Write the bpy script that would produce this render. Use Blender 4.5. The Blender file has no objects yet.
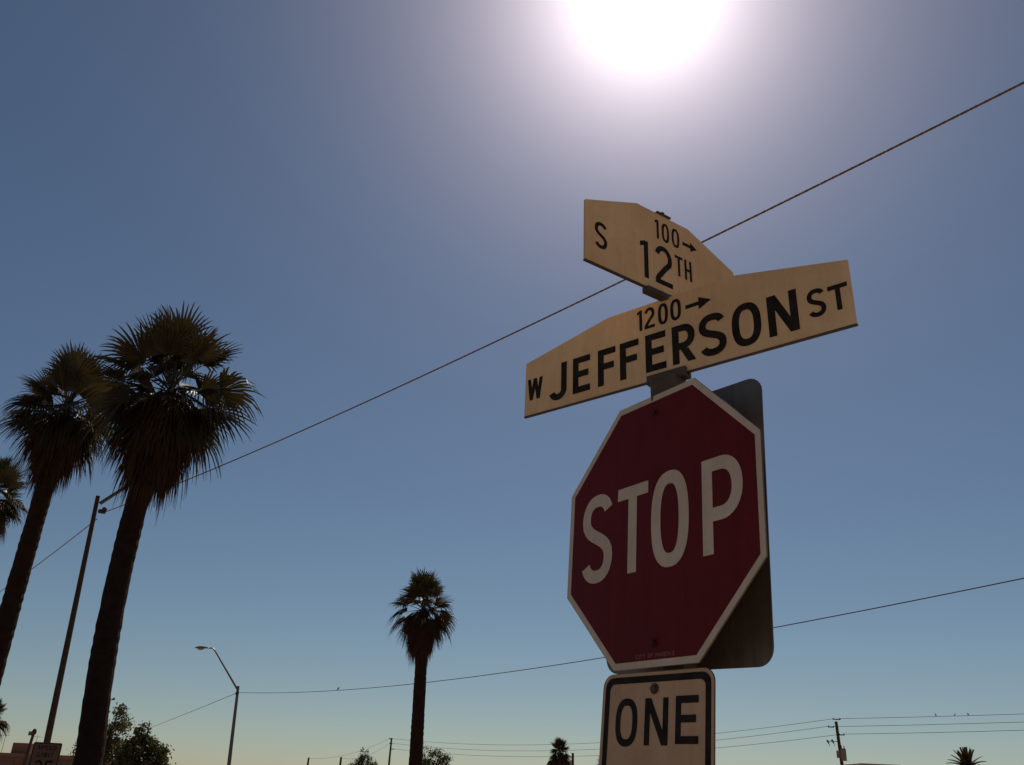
import bpy, math, random
from mathutils import Vector, Matrix
R = math.radians
PI = math.pi

# ------------------------------------------------------------------ camera, sky, sun, exposure
scene = bpy.context.scene
col = scene.collection
FPX, PITCH, ROLL = 868.0, R(25.2), R(2.5)
_f = Vector((0, math.cos(PITCH), math.sin(PITCH)))
_u0 = Vector((0, -math.sin(PITCH), math.cos(PITCH)))
_r0 = Vector((1, 0, 0))
CR = _r0 * math.cos(ROLL) + _u0 * math.sin(ROLL)
CU = -_r0 * math.sin(ROLL) + _u0 * math.cos(ROLL)
EYE = Vector((0, 0, 1.6))
cd = bpy.data.cameras.new('camera')
cam = bpy.data.objects.new('camera', cd)
col.objects.link(cam)
cd.sensor_width = 36.0
cd.lens = FPX * 36.0 / 1024.0
cd.clip_start, cd.clip_end = 0.05, 6000
M3 = Matrix((CR, CU, -_f)).transposed()
cam.matrix_world = Matrix.Translation(EYE) @ M3.to_4x4()
scene.camera = cam


def ray(px, py):
    return (_f + CR * ((px - 512) / FPX) - CU * ((py - 382.5) / FPX)).normalized()


def at(px, py, Y):
    d = ray(px, py)
    return EYE + d * (Y / d.y)


SUN = ray(645, -12)
SUN_EL, SUN_AZ = math.asin(SUN.z), math.atan2(SUN.x, SUN.y)

scene.view_settings.view_transform = 'Standard'
scene.view_settings.look = 'None'
scene.view_settings.gamma = 1
scene.view_settings.use_curve_mapping = False
scene.view_settings.exposure = 0.0

world = bpy.data.worlds.new('World')
scene.world = world
world.use_nodes = True
nt = world.node_tree
nt.nodes.clear()
N = nt.nodes.new
L = nt.links.new
out = N('ShaderNodeOutputWorld')
sky = N('ShaderNodeTexSky')
sky.sky_type = 'NISHITA'
sky.sun_disc = False
sky.sun_elevation = SUN_EL
sky.sun_rotation = SUN_AZ
sky.altitude = 340
sky.air_density = 1.0
sky.dust_density = 0.25
sky.ozone_density = 3.0
bg = N('ShaderNodeBackground')
bg.inputs['Strength'].default_value = 0.05
tint = N('ShaderNodeMix'); tint.data_type = 'RGBA'; tint.blend_type = 'MULTIPLY'; tint.inputs[0].default_value = 1
tint.inputs[7].default_value = (0.90, 0.91, 0.875, 1)        # the camera's warm white balance
L(sky.outputs[0], tint.inputs[6])
L(tint.outputs[2], bg.inputs['Color'])
# the bright circumsolar aureole of a dusty desert sky: depends only on the angle to the sun
tc = N('ShaderNodeTexCoord')
dot = N('ShaderNodeVectorMath'); dot.operation = 'DOT_PRODUCT'
nrm = N('ShaderNodeVectorMath'); nrm.operation = 'NORMALIZE'
L(tc.outputs['Generated'], nrm.inputs[0])
L(nrm.outputs[0], dot.inputs[0])
dot.inputs[1].default_value = SUN
ac = N('ShaderNodeMath'); ac.operation = 'ARCCOSINE'; ac.use_clamp = False
L(dot.outputs['Value'], ac.inputs[0])


def falloff(scale, power, gain, color):
    m = N('ShaderNodeMath'); m.operation = 'DIVIDE'; m.inputs[1].default_value = R(scale)
    L(ac.outputs[0], m.inputs[0])
    p = N('ShaderNodeMath'); p.operation = 'POWER'; p.inputs[1].default_value = power
    L(m.outputs[0], p.inputs[0])
    n_ = N('ShaderNodeMath'); n_.operation = 'MULTIPLY'; n_.inputs[1].default_value = -1
    L(p.outputs[0], n_.inputs[0])
    e = N('ShaderNodeMath'); e.operation = 'EXPONENT'
    L(n_.outputs[0], e.inputs[0])
    g = N('ShaderNodeMath'); g.operation = 'MULTIPLY'; g.inputs[1].default_value = gain
    L(e.outputs[0], g.inputs[0])
    b = N('ShaderNodeBackground'); b.inputs['Color'].default_value = (*color, 1)
    L(g.outputs[0], b.inputs['Strength'])
    return b


def add_sh(a, b):
    s = N('ShaderNodeAddShader'); L(a.outputs[0], s.inputs[0]); L(b.outputs[0], s.inputs[1]); return s


g1 = falloff(3.0, 1.0, 2.4, (1, 0.90, 0.92))
g2 = falloff(6.6, 1.0, 0.95, (1, 0.74, 0.78))
s1 = add_sh(bg, g1)
s2 = add_sh(s1, g2)
L(s2.outputs[0], out.inputs['Surface'])

sd = bpy.data.lights.new('sun', 'SUN')
sd.energy = 3.35
sd.angle = R(0.5)
sd.color = (1, 0.85, 0.66)
sun = bpy.data.objects.new('sun', sd)
col.objects.link(sun)
sun.rotation_euler = SUN.to_track_quat('Z', 'Y').to_euler()
sun.location = SUN * 60


# ------------------------------------------------------------------ materials
def mat(name, color, rough=0.7, metal=0.0, noise=0.0, nscale=8.0, bump=0.0, bscale=40.0, color2=None, spec=0.5, transl=0.0, streak=0.0):
    m = bpy.data.materials.new(name)
    m.use_nodes = True
    t = m.node_tree
    b = t.nodes['Principled BSDF']
    b.inputs['Base Color'].default_value = (*color, 1)
    b.inputs['Roughness'].default_value = rough
    b.inputs['Metallic'].default_value = metal
    b.inputs['Specular IOR Level'].default_value = spec
    co = t.nodes.new('ShaderNodeTexCoord')
    if noise or color2:
        n = t.nodes.new('ShaderNodeTexNoise')
        n.inputs['Scale'].default_value = nscale
        n.inputs['Detail'].default_value = 6
        n.inputs['Roughness'].default_value = 0.65
        t.links.new(co.outputs['Object'], n.inputs['Vector'])
        r = t.nodes.new('ShaderNodeValToRGB')
        c2 = color2 or tuple(c * (1 - noise) for c in color)
        c1 = color if color2 else tuple(min(1, c * (1 + noise * .5)) for c in color)
        r.color_ramp.elements[0].position = 0.3
        r.color_ramp.elements[1].position = 0.7
        r.color_ramp.elements[0].color = (*c2, 1)
        r.color_ramp.elements[1].color = (*c1, 1)
        t.links.new(n.outputs['Fac'], r.inputs['Fac'])
        t.links.new(r.outputs['Color'], b.inputs['Base Color'])
    if streak:
        mp = t.nodes.new('ShaderNodeMapping')
        mp.inputs['Scale'].default_value = (26, 1.6, 8)
        t.links.new(co.outputs['Object'], mp.inputs['Vector'])
        n3 = t.nodes.new('ShaderNodeTexNoise')
        n3.inputs['Scale'].default_value = 1.6
        n3.inputs['Detail'].default_value = 7
        n3.inputs['Roughness'].default_value = 0.7
        t.links.new(mp.outputs[0], n3.inputs['Vector'])
        n4 = t.nodes.new('ShaderNodeTexNoise')
        n4.inputs['Scale'].default_value = 55
        n4.inputs['Detail'].default_value = 3
        t.links.new(co.outputs['Object'], n4.inputs['Vector'])
        r3 = t.nodes.new('ShaderNodeValToRGB')
        r3.color_ramp.elements[0].position = 0.36
        r3.color_ramp.elements[1].position = 0.56
        r3.color_ramp.elements[0].color = (1 - streak, 1 - streak * 1.1, 1 - streak * 1.2, 1)
        r3.color_ramp.elements[1].color = (1, 1, 1, 1)
        t.links.new(n3.outputs['Fac'], r3.inputs['Fac'])
        r4 = t.nodes.new('ShaderNodeValToRGB')
        r4.color_ramp.elements[0].position = 0.30
        r4.color_ramp.elements[1].position = 0.42
        r4.color_ramp.elements[0].color = (1 - streak * .8, 1 - streak * .9, 1 - streak, 1)
        r4.color_ramp.elements[1].color = (1, 1, 1, 1)
        t.links.new(n4.outputs['Fac'], r4.inputs['Fac'])
        prev = b.inputs['Base Color'].links[0].from_socket
        for r_ in (r3, r4):
            mm = t.nodes.new('ShaderNodeMix'); mm.data_type = 'RGBA'; mm.blend_type = 'MULTIPLY'; mm.inputs[0].default_value = 1
            t.links.new(prev, mm.inputs[6]); t.links.new(r_.outputs['Color'], mm.inputs[7])
            prev = mm.outputs[2]
        t.links.new(prev, b.inputs['Base Color'])
    if bump:
        n2 = t.nodes.new('ShaderNodeTexNoise')
        n2.inputs['Scale'].default_value = bscale
        n2.inputs['Detail'].default_value = 5
        t.links.new(co.outputs['Object'], n2.inputs['Vector'])
        bp = t.nodes.new('ShaderNodeBump')
        bp.inputs['Strength'].default_value = bump
        bp.inputs['Distance'].default_value = 0.02
        t.links.new(n2.outputs['Fac'], bp.inputs['Height'])
        t.links.new(bp.outputs['Normal'], b.inputs['Normal'])
    if transl:
        tr = t.nodes.new('ShaderNodeBsdfTranslucent')
        tr.inputs['Color'].default_value = (color[0] * 1.6, color[1] * 1.6, color[2] * .8, 1)
        mx = t.nodes.new('ShaderNodeMixShader')
        mx.inputs[0].default_value = transl
        t.links.new(b.outputs[0], mx.inputs[1])
        t.links.new(tr.outputs[0], mx.inputs[2])
        t.links.new(mx.outputs[0], t.nodes['Material Output'].inputs['Surface'])
    return m


M = dict(
    dirt=mat('desert dirt', (0.44, 0.29, 0.17), .95, noise=.3, nscale=.35, bump=.5, bscale=6),
    asphalt=mat('asphalt', (0.055, 0.053, 0.05), .9, noise=.3, nscale=1.2, bump=.4, bscale=60),
    concrete=mat('concrete', (0.42, 0.35, 0.27), .9, noise=.25, nscale=1.5, bump=.2, bscale=50),
    paint=mat('road paint', (0.75, 0.73, 0.68), .7, noise=.25, nscale=9),
    yellow=mat('yellow road paint', (0.62, 0.42, 0.06), .7, noise=.25, nscale=9),
    cream=mat('aged cream sheeting', (0.90, 0.62, 0.35), .5, spec=.2, color2=(0.68, 0.43, 0.22), nscale=2.4, bump=.14, bscale=9, streak=.07),
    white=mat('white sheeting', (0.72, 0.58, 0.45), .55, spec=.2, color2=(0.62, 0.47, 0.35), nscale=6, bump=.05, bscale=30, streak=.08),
    buff=mat('dusty white sign face toned by warm light', (0.65, 0.42, 0.27), .55, spec=.2, color2=(0.52, 0.31, 0.18), nscale=5, bump=.06, bscale=20, streak=.07),  # tan base carries the warm bounce light on a white face, plus dust
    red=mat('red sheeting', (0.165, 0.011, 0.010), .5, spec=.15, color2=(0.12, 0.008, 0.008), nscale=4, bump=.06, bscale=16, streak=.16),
    fade=mat('faded small print', (0.30, 0.10, 0.08), .6),
    black=mat('black sheeting', (0.030, 0.021, 0.017), .6, spec=.1, noise=.6, nscale=22),
    navy=mat('dark letter film', (0.030, 0.021, 0.017), .6, spec=.1, noise=.6, nscale=22),
    alu=mat('weathered aluminium', (0.27, 0.21, 0.165), .48, metal=.75, color2=(0.19, 0.145, 0.11), nscale=7, bump=.08, bscale=18, streak=.2),
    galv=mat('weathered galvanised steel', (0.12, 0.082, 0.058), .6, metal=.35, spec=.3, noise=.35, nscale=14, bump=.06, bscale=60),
    bolt=mat('dull bolt', (0.10, 0.065, 0.05), .65, metal=.3),
    redbolt=mat('red painted bolt', (0.085, 0.012, 0.012), .6, spec=.2),
    wood=mat('weathered pole wood', (0.07, 0.045, 0.032), .9, spec=.2, noise=.4, nscale=6, bump=.4, bscale=18),
    lampmetal=mat('lamp metal', (0.10, 0.09, 0.08), .38, metal=.3, noise=.2, nscale=4),
    lens=mat('lamp lens', (0.25, 0.22, 0.18), .25),
    cable=mat('cable jacket', (0.24, 0.15, 0.09), .75, spec=.12, noise=.35, nscale=30),
    cabledark=mat('dull dark cable', (0.07, 0.05, 0.04), .8, spec=.1),
    signshade=mat('shade darkened sign face', (0.19, 0.105, 0.075), .7, spec=.1, noise=.25, nscale=6),  # white face coloured dark so the shade on it is in the paint
    insul=mat('brown porcelain', (0.06, 0.035, 0.028), .7, spec=.2),
    steelbox=mat('painted steel box', (0.20, 0.15, 0.13), .5, noise=.3, nscale=3),
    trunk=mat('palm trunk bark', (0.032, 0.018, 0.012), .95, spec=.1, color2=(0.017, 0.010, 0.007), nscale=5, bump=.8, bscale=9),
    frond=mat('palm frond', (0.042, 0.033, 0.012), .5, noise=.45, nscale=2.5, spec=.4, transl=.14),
    dead=mat('dead palm frond', (0.082, 0.045, 0.024), .8, color2=(0.042, 0.024, 0.014), nscale=3, spec=.15, transl=.12),
    bark=mat('bark', (0.10, 0.075, 0.055), .95, noise=.4, nscale=8, bump=.6, bscale=14),
    leafa=mat('olive leaves', (0.085, 0.085, 0.045), .6, spec=.3, noise=.45, nscale=1.2, transl=.2),
    leafb=mat('dark leaves', (0.06, 0.065, 0.028), .6, spec=.3, noise=.45, nscale=1.0, transl=.2),
    brick=mat('red brown stucco', (0.22, 0.105, 0.078), .9, noise=.2, nscale=.8, bump=.2, bscale=12),
    stucco=mat('tan stucco', (0.36, 0.26, 0.19), .9, noise=.2, nscale=.6, bump=.2, bscale=12),
    trim=mat('roof trim', (0.20, 0.12, 0.09), .8, noise=.2, nscale=2),
    glass=mat('dark window glass', (0.03, 0.035, 0.04), .08),
    door=mat('painted door', (0.16, 0.09, 0.07), .6),
    feather=mat('grey feathers', (0.07, 0.065, 0.065), .6, noise=.3, nscale=20),
)


# ------------------------------------------------------------------ helpers
def tag(o, label=None, cat=None, group=None, kind=None):
    if label: o['label'] = label
    if cat: o['category'] = cat
    if group: o['group'] = group
    if kind: o['kind'] = kind
    return o


def empty(name, matrix, label, cat, group=None):
    o = bpy.data.objects.new(name, None)
    o.empty_display_size = .2
    col.objects.link(o)
    o.matrix_world = matrix if isinstance(matrix, Matrix) else Matrix.Translation(Vector(matrix))
    return tag(o, label, cat, group)


class MB:
    def __init__(s):
        s.v, s.f = [], []

    def add(s, vs, fs):
        n = len(s.v)
        s.v += [tuple(p) for p in vs]
        s.f += [tuple(i + n for i in f) for f in fs]

    def box(s, c, d, rot=None, bev=0.0):
        x, y, z = d[0] / 2, d[1] / 2, d[2] / 2
        if bev:
            pts = [(-x + bev, -y), (x - bev, -y), (x, -y + bev), (x, y - bev), (x - bev, y), (-x + bev, y), (-x, y - bev), (-x, -y + bev)]
            s.prism(pts, -z, z, Matrix.Translation(Vector(c)) @ (rot.to_4x4() if rot else Matrix.Identity(4)))
            return
        ps = [Vector((a * x, b * y, e * z)) for e in (-1, 1) for b in (-1, 1) for a in (-1, 1)]
        if rot: ps = [rot @ p for p in ps]
        c = Vector(c)
        s.add([p + c for p in ps], [(0, 2, 3, 1), (4, 5, 7, 6), (0, 1, 5, 4), (2, 6, 7, 3), (0, 4, 6, 2), (1, 3, 7, 5)])

    def prism(s, pts, z0, z1, mtx=None):
        n = len(pts)
        vs = [Vector((p[0], p[1], z0)) for p in pts] + [Vector((p[0], p[1], z1)) for p in pts]
        if mtx: vs = [mtx @ v for v in vs]
        s.add(vs, [tuple(reversed(range(n))), tuple(range(n, 2 * n))] + [(i, (i + 1) % n, n + (i + 1) % n, n + i) for i in range(n)])

    def sheet(s, pts, z):
        s.add([(p[0], p[1], z) for p in pts], [tuple(range(len(pts)))])

    def ring(s, a, b, z):
        n = len(a)
        s.add([(p[0], p[1], z) for p in a] + [(p[0], p[1], z) for p in b], [(i, (i + 1) % n, n + (i + 1) % n, n + i) for i in range(n)])

    def tube(s, pts, rads, n=8, caps=True):
        pts = [Vector(p) for p in pts]
        if not hasattr(rads, '__len__'): rads = [rads] * len(pts)
        base = len(s.v)
        t = (pts[1] - pts[0]).normalized()
        a = t.orthogonal().normalized()
        for i, p in enumerate(pts):
            t = (pts[min(i + 1, len(pts) - 1)] - pts[max(i - 1, 0)]).normalized()
            a = (a - t * a.dot(t)).normalized()
            b = t.cross(a)
            for k in range(n):
                an = 2 * PI * k / n
                s.v.append(tuple(p + (a * math.cos(an) + b * math.sin(an)) * rads[i]))
        for i in range(len(pts) - 1):
            for k in range(n):
                k2 = (k + 1) % n
                s.f.append((base + i * n + k, base + i * n + k2, base + (i + 1) * n + k2, base + (i + 1) * n + k))
        if caps:
            s.f.append(tuple(base + k for k in reversed(range(n))))
            s.f.append(tuple(base + (len(pts) - 1) * n + k for k in range(n)))

    def ball(s, c, r, n=8, m=6, rot=None):
        c = Vector(c)
        r = Vector(r if hasattr(r, '__len__') else (r, r, r))
        vs = [Vector((0, 0, -1))]
        for j in range(1, m):
            th = -PI / 2 + PI * j / m
            for i in range(n):
                ph = 2 * PI * i / n
                vs.append(Vector((math.cos(th) * math.cos(ph), math.cos(th) * math.sin(ph), math.sin(th))))
        vs.append(Vector((0, 0, 1)))
        fs = [(0, 1 + (i + 1) % n, 1 + i) for i in range(n)]
        for j in range(m - 2):
            for i in range(n):
                a, b = 1 + j * n + i, 1 + j * n + (i + 1) % n
                fs.append((a, b, b + n, a + n))
        e = len(vs) - 1
        fs += [(e, 1 + (m - 2) * n + i, 1 + (m - 2) * n + (i + 1) % n) for i in range(n)]
        ps = [Vector((v.x * r.x, v.y * r.y, v.z * r.z)) for v in vs]
        if rot: ps = [rot @ p for p in ps]
        s.add([p + c for p in ps], fs)

    def build(s, name, material, parent=None, smooth=False):
        me = bpy.data.meshes.new(name)
        me.from_pydata(s.v, [], s.f)
        me.materials.append(material)
        if smooth:
            me.polygons.foreach_set('use_smooth', [True] * len(me.polygons))
        me.update()
        o = bpy.data.objects.new(name, me)
        col.objects.link(o)
        if parent: o.parent = parent
        return o


def struct(name, mb, m):
    return tag(mb.build(name, m), kind='structure')


# ------------------------------------------------------------------ road-sign lettering: stroked glyphs cut from film
class Ink:
    """Flat film letters in a sign's own plane; every stroke lies a hair above the one before."""

    def __init__(s, z):
        s.mb, s.z, s.k = MB(), z, 0

    def _z(s):
        s.k += 1
        return s.z + 0.00004 * (s.k % 24)

    def poly(s, pts):
        s.mb.sheet(pts, s._z())

    def stroke(s, pts, t, closed=False):
        z = s._z()
        n = len(pts)
        P = [Vector((p[0], p[1])) for p in pts]
        l, r = [], []
        for i in range(n):
            a = P[i - 1] if (closed or i) else P[i]
            b = P[(i + 1) % n] if (closed or i < n - 1) else P[i]
            d1 = (P[i] - a).normalized() if (P[i] - a).length > 1e-9 else None
            d2 = (b - P[i]).normalized() if (b - P[i]).length > 1e-9 else None
            d1 = d1 or d2
            d2 = d2 or d1
            n1, n2 = Vector((-d1.y, d1.x)), Vector((-d2.y, d2.x))
            m = (n1 + n2)
            m = m.normalized() if m.length > 1e-6 else n1
            w = min(2.0, 1 / max(.3, m.dot(n1))) * t / 2
            l.append(P[i] + m * w)
            r.append(P[i] - m * w)
        k = n if closed else n - 1
        vs = [(p.x, p.y, z) for p in l] + [(p.x, p.y, z) for p in r]
        s.mb.add(vs, [(n + i, n + (i + 1) % n, (i + 1) % n, i) for i in range(k)])

    def glyph(s, ch, x0, x1, y0, y1, t):
        h = t / 2
        L_, R_, B, T = x0 + h, x1 - h, y0 + h, y1 - h
        cx, cy = (x0 + x1) / 2, (y0 + y1) / 2
        w, v = R_ - L_, T - B

        def arc(ox, oy, rx, ry, a0, a1, n=12, e=2.3):
            o = []
            for i in range(n + 1):
                a = R(a0 + (a1 - a0) * i / n)
                c, q = math.cos(a), math.sin(a)
                o.append((ox + rx * math.copysign(abs(c) ** (2 / e), c), oy + ry * math.copysign(abs(q) ** (2 / e), q)))
            return o
        bar = lambda xa, ya, xb, yb: s.stroke([(xa, ya), (xb, yb)], t)
        if ch == 'S':
            top = arc(cx, T - v * .25, w / 2, v * .25, 22, 180, 14)
            bot = arc(cx, B + v * .25, w / 2, v * .25, 0, -158, 14)
            mid = []
            for i in range(1, 10):
                q = i / 10
                a, b, c, d = Vector((L_, T - v * .25)), Vector((L_, cy - v * .02)), Vector((R_, cy + v * .02)), Vector((R_, B + v * .25))
                p = a * (1 - q) ** 3 + b * 3 * q * (1 - q) ** 2 + c * 3 * q * q * (1 - q) + d * q ** 3
                mid.append((p.x, p.y))
            s.stroke(top + mid + bot, t)
        elif ch in 'O0':
            s.stroke(arc(cx, cy, w / 2, v / 2, 0, 352.5, 47, 2.5), t, True)
        elif ch == 'C':
            s.stroke(arc(cx, cy, w / 2, v / 2, 40, 320, 30, 2.5), t)
        elif ch in 'TIHELF':
            if ch == 'T':
                bar(x0, T, x1, T); bar(cx, y0, cx, T - h)
            elif ch == 'I':
                bar(cx, y0, cx, y1)
            elif ch == 'H':
                bar(L_, y0, L_, y1); bar(R_, y0, R_, y1); bar(L_ + h, cy, R_ - h, cy)
            else:
                bar(L_, y0, L_, y1)
                if ch in 'EF':
                    bar(L_ + h, T, x1, T); bar(L_ + h, cy + v * .02, x1 - w * .14, cy + v * .02)
                if ch in 'EL':
                    bar(L_ + h, B, x1, B)
        elif ch in 'PRD':
            bar(L_, y0, L_, y1)
            lo = {'P': y0 + (y1 - y0) * .40, 'R': y0 + (y1 - y0) * .44, 'D': B}[ch]
            ry = (T - lo) / 2
            rx = min(w * .55, ry)
            s.stroke([(L_ + h, T)] + [(R_ - rx, T)] + arc(R_ - rx, lo + ry, rx, ry, 80, -80, 14, 2.2) + [(R_ - rx, lo), (L_ + h, lo)], t)
            if ch == 'R':
                xa = cx + w * .02
                s.poly([(x1 - t * 1.1, y0), (x1 + t * .05, y0), (xa + t * .62, lo - h), (xa - t * .52, lo - h)])
        elif ch == 'N':
            bar(L_, y0, L_, y1); bar(R_, y0, R_, y1)
            s.poly([(x1 - t * 1.15, y0), (x1, y0), (x0 + t * 1.15, y1), (x0, y1)])
        elif ch == 'M':
            bar(L_, y0, L_, y1); bar(R_, y0, R_, y1)
            s.poly([(cx - h, y0), (cx + h, y0), (x0 + t, y1), (x0, y1)])
            s.poly([(cx - h, y0), (cx + h, y0), (x1, y1), (x1 - t, y1)])
        elif ch == 'W':
            q = (x1 - x0)
            a = t * .55
            for xa, xb in ((x0 + a, x0 + q * .27), (cx, x0 + q * .27), (cx, x1 - q * .27), (x1 - a, x1 - q * .27)):
                s.poly([(xb - a, y0), (xb + a, y0), (xa + a, y1), (xa - a, y1)])
        elif ch == 'X':
            s.poly([(x0, y0), (x0 + t * 1.1, y0), (x1, y1), (x1 - t * 1.1, y1)])
            s.poly([(x1 - t * 1.1, y0), (x1, y0), (x0 + t * 1.1, y1), (x0, y1)])
        elif ch == 'Y':
            bar(cx, y0, cx, cy)
            s.poly([(cx - h, cy), (cx + h, cy), (x0 + t * 1.1, y1), (x0, y1)])
            s.poly([(cx - h, cy), (cx + h, cy), (x1, y1), (x1 - t * 1.1, y1)])
        elif ch == 'J':
            r = w / 2
            s.stroke([(R_, y1), (R_, B + r)] + arc(R_ - r, B + r, r, r, -8, -165, 14, 2.1), t)
        elif ch == '1':
            bar(x1 - h, y0, x1 - h, y1)
            s.poly([(x0, y1 - t * 1.5), (x0, y1 - t * .5), (x1 - t * .7, y1), (x1 - t * .7, y1 - t * .9)])
        elif ch == '2':
            ry = v * .28
            s.stroke(arc(cx, T - ry, w / 2, ry, 165, -28, 16, 2.1) + [(cx + w * .12, cy - v * .07), (L_ + w * .10, B + v * .14), (L_, B + h * .7)], t)
            bar(x0, B, x1, B)
        elif ch == '3':
            s.stroke(arc(cx, T - v * .24, w / 2, v * .24, 155, -80, 14, 2.1), t)
            s.stroke(arc(cx, B + v * .26, w / 2, v * .26, 80, -155, 14, 2.1), t)
        elif ch == '5':
            bar(x0 + t * .3, T, x1 - t * .2, T); bar(L_ + t * .3, cy - t * .1, L_ + t * .3, T - h)
            s.stroke(arc(cx, B + v * .31, w / 2, v * .31, 140, -155, 16, 2.1), t)

    def word(s, txt, x0, x1, y0, y1, t, gap=.3, wide=''):
        n = len(txt)
        ws = [(.35 if c == 'I' else .5 if c == ' ' else 1.0) for c in txt]
        unit = (x1 - x0) / (sum(ws) + gap * (n - 1))
        x = x0
        for c, q in zip(txt, ws):
            if c != ' ': s.glyph(c, x, x + q * unit, y0, y1, t)
            x += (q + gap) * unit

    def arrow(s, x0, x1, y, t, hw, hl):
        s.stroke([(x0, y), (x1 - hl, y)], t)
        s.poly([(x1 - hl, y - hw), (x1, y), (x1 - hl, y + hw)])

    def build(s, name, m, parent):
        return s.mb.build(name, m, parent)


def plane_matrix(x, y, z, yaw, tilt=0.0, lean=0.0):
    ex = Vector((math.cos(yaw), math.sin(yaw), 0))
    n = Vector((math.sin(yaw), -math.cos(yaw), 0))
    ez = Vector((0, 0, 1)) * math.cos(tilt) + n * math.sin(tilt)
    e1 = ex * math.cos(lean) + ez * math.sin(lean)
    e2 = -ex * math.sin(lean) + ez * math.cos(lean)
    e3 = e1.cross(e2)
    return Matrix.Translation((x, y, z)) @ Matrix((e1, e2, e3)).transposed().to_4x4()


def rrect(x0, x1, y0, y1, r, n=7):
    o = []
    for cx, cy, a in ((x1 - r, y0 + r, -90), (x1 - r, y1 - r, 0), (x0 + r, y1 - r, 90), (x0 + r, y0 + r, 180)):
        for i in range(n):
            an = R(a + 90 * i / (n - 1))
            o.append((cx + r * math.cos(an), cy + r * math.sin(an)))
    return o


def bolt_mb(x, y, z, r=.012):
    b = MB()
    b.prism([(x + r * 1.5 * math.cos(2 * PI * i / 16), y + r * 1.5 * math.sin(2 * PI * i / 16)) for i in range(16)], z, z + .002)
    b.prism([(x + r * math.cos(2 * PI * i / 6), y + r * math.sin(2 * PI * i / 6)) for i in range(6)], z + .002, z + .009)
    return b


# ------------------------------------------------------------------ ground, roads, kerbs
U = Vector((math.cos(R(49.5)), math.sin(R(49.5)), 0))       # heading of the cross street
V = Vector((math.cos(R(-40.5)), math.sin(R(-40.5)), 0))     # along the street named on the long blade
POST = Vector((.464, 2.316, 0))


def uv(u, v, z=0.0):
    p = POST + U * u + V * v
    return Vector((p.x, p.y, z))


def strip(mb, u0, u1, v0, v1, z0, z1=None):
    q = [uv(u0, v0), uv(u0, v1), uv(u1, v1), uv(u1, v0)]
    q = [(p.x, p.y) for p in reversed(q)]
    if z1 is None: mb.sheet(list(reversed(q)) if _area(q) < 0 else q, z0)
    else: mb.prism(q if _area(q) > 0 else list(reversed(q)), z0, z1)


def _area(q):
    return sum(q[i][0] * q[(i + 1) % len(q)][1] - q[(i + 1) % len(q)][0] * q[i][1] for i in range(len(q)))


g = MB()
n = 64
g.add([(0, 0, 0)] + [(2500 * math.cos(2 * PI * i / n), 2500 * math.sin(2 * PI * i / n), 0) for i in range(n)], [(0, 1 + i, 1 + (i + 1) % n) for i in range(n)])
struct('ground', g, M['dirt'])
m_ = MB()
strip(m_, 1.6, 8.0, -140, 140, .004)
struct('road', m_, M['asphalt'])
m_ = MB()
strip(m_, -90, 1.6, -10.8, -.75, .004)
struct('side_road', m_, M['asphalt'])
m_ = MB()
strip(m_, 4.75, 4.87, -140, 140, .008)
strip(m_, .35, .80, -10.4, -1.1, .008)
strip(m_, -90, -.3, -5.85, -5.73, .008)
struct('road_markings', m_, M['paint'])
m_ = MB()
strip(m_, -90, 1.35, -.6, 4.2, -.05, .13)
strip(m_, 8.15, 10.0, -140, 140, -.05, .13)
strip(m_, -90, 1.35, -13.2, -10.95, -.05, .13)
struct('sidewalk', m_, M['concrete'])
m_ = MB()
strip(m_, -90, 1.35, -.75, -.602, -.05, .14)
strip(m_, 1.352, 1.6, -.75, 140, -.05, .14)
strip(m_, 8.0, 8.148, -140, 140, -.05, .14)
strip(m_, -90, 1.35, -10.948, -10.8, -.05, .14)
strip(m_, 1.352, 1.6, -140, -10.8, -.05, .14)
struct('kerb', m_, M['concrete'])

# ------------------------------------------------------------------ the sign post and its signs
YJ = -0.7057
pm = Matrix.Translation((POST.x, POST.y, .13)) @ Matrix.Rotation(YJ, 4, 'Z')
post = empty('sign_post', pm, 'square galvanised steel post carrying the stop sign and both street names', 'post')
b = MB()
b.box((0, 0, 1.27), (.074, .074, 2.54), bev=.007)
b.build('tube', M['galv'], post)
b = MB()
b.box((0, 0, .06), (.16, .16, .02)); b.box((0, 0, .025), (.11, .11, .05))
b.build('base_plate', M['galv'], post)
b = MB()
b.box((0, 0, 2.552), (.084, .084, .07), bev=.006)
b.box((0, -.0125, 2.600), (.13, .011, .026)); b.box((0, .0125, 2.600), (.13, .011, .026))
b.box((0, 0, 2.5865), (.13, .034, .006))
b.build('sign_bracket', M['galv'], post)

OCT_C = math.tan(R(22.5))


def octagon(a):
    c = a * OCT_C
    return [(c, -a), (a, -c), (a, c), (c, a), (-c, a), (-a, c), (-a, -c), (-c, -a)]


ms = plane_matrix(.4052, 2.2955, 2.2794, -.9949, -.0325, -.0157)
stop = empty('stop_sign', ms, 'red octagonal stop sign with white border facing the viewer', 'sign')
b = MB(); b.prism(octagon(.381), -.003, 0)
b.build('plate', M['alu'], stop)
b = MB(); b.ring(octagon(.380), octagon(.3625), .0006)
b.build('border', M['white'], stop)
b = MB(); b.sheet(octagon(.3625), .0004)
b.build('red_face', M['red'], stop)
k = Ink(.0012)
k.glyph('S', -.316, -.176, -.133, .133, .037)
k.glyph('T', -.155, -.026, -.126, .126, .036)
k.glyph('O', -.013, .131, -.133, .133, .037)
k.glyph('P', .180, .318, -.126, .126, .036)
k.build('lettering', M['white'], stop)
k = Ink(.0012)
k.word('CITY OF PHOENIX', -.068, .076, -.357, -.346, .0022, .35)
k.build('small_print', M['fade'], stop)
for y in (.325, -.321): bolt_mb(0, y, .0006, .008).build('bolt', M['redbolt'], stop)

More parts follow.
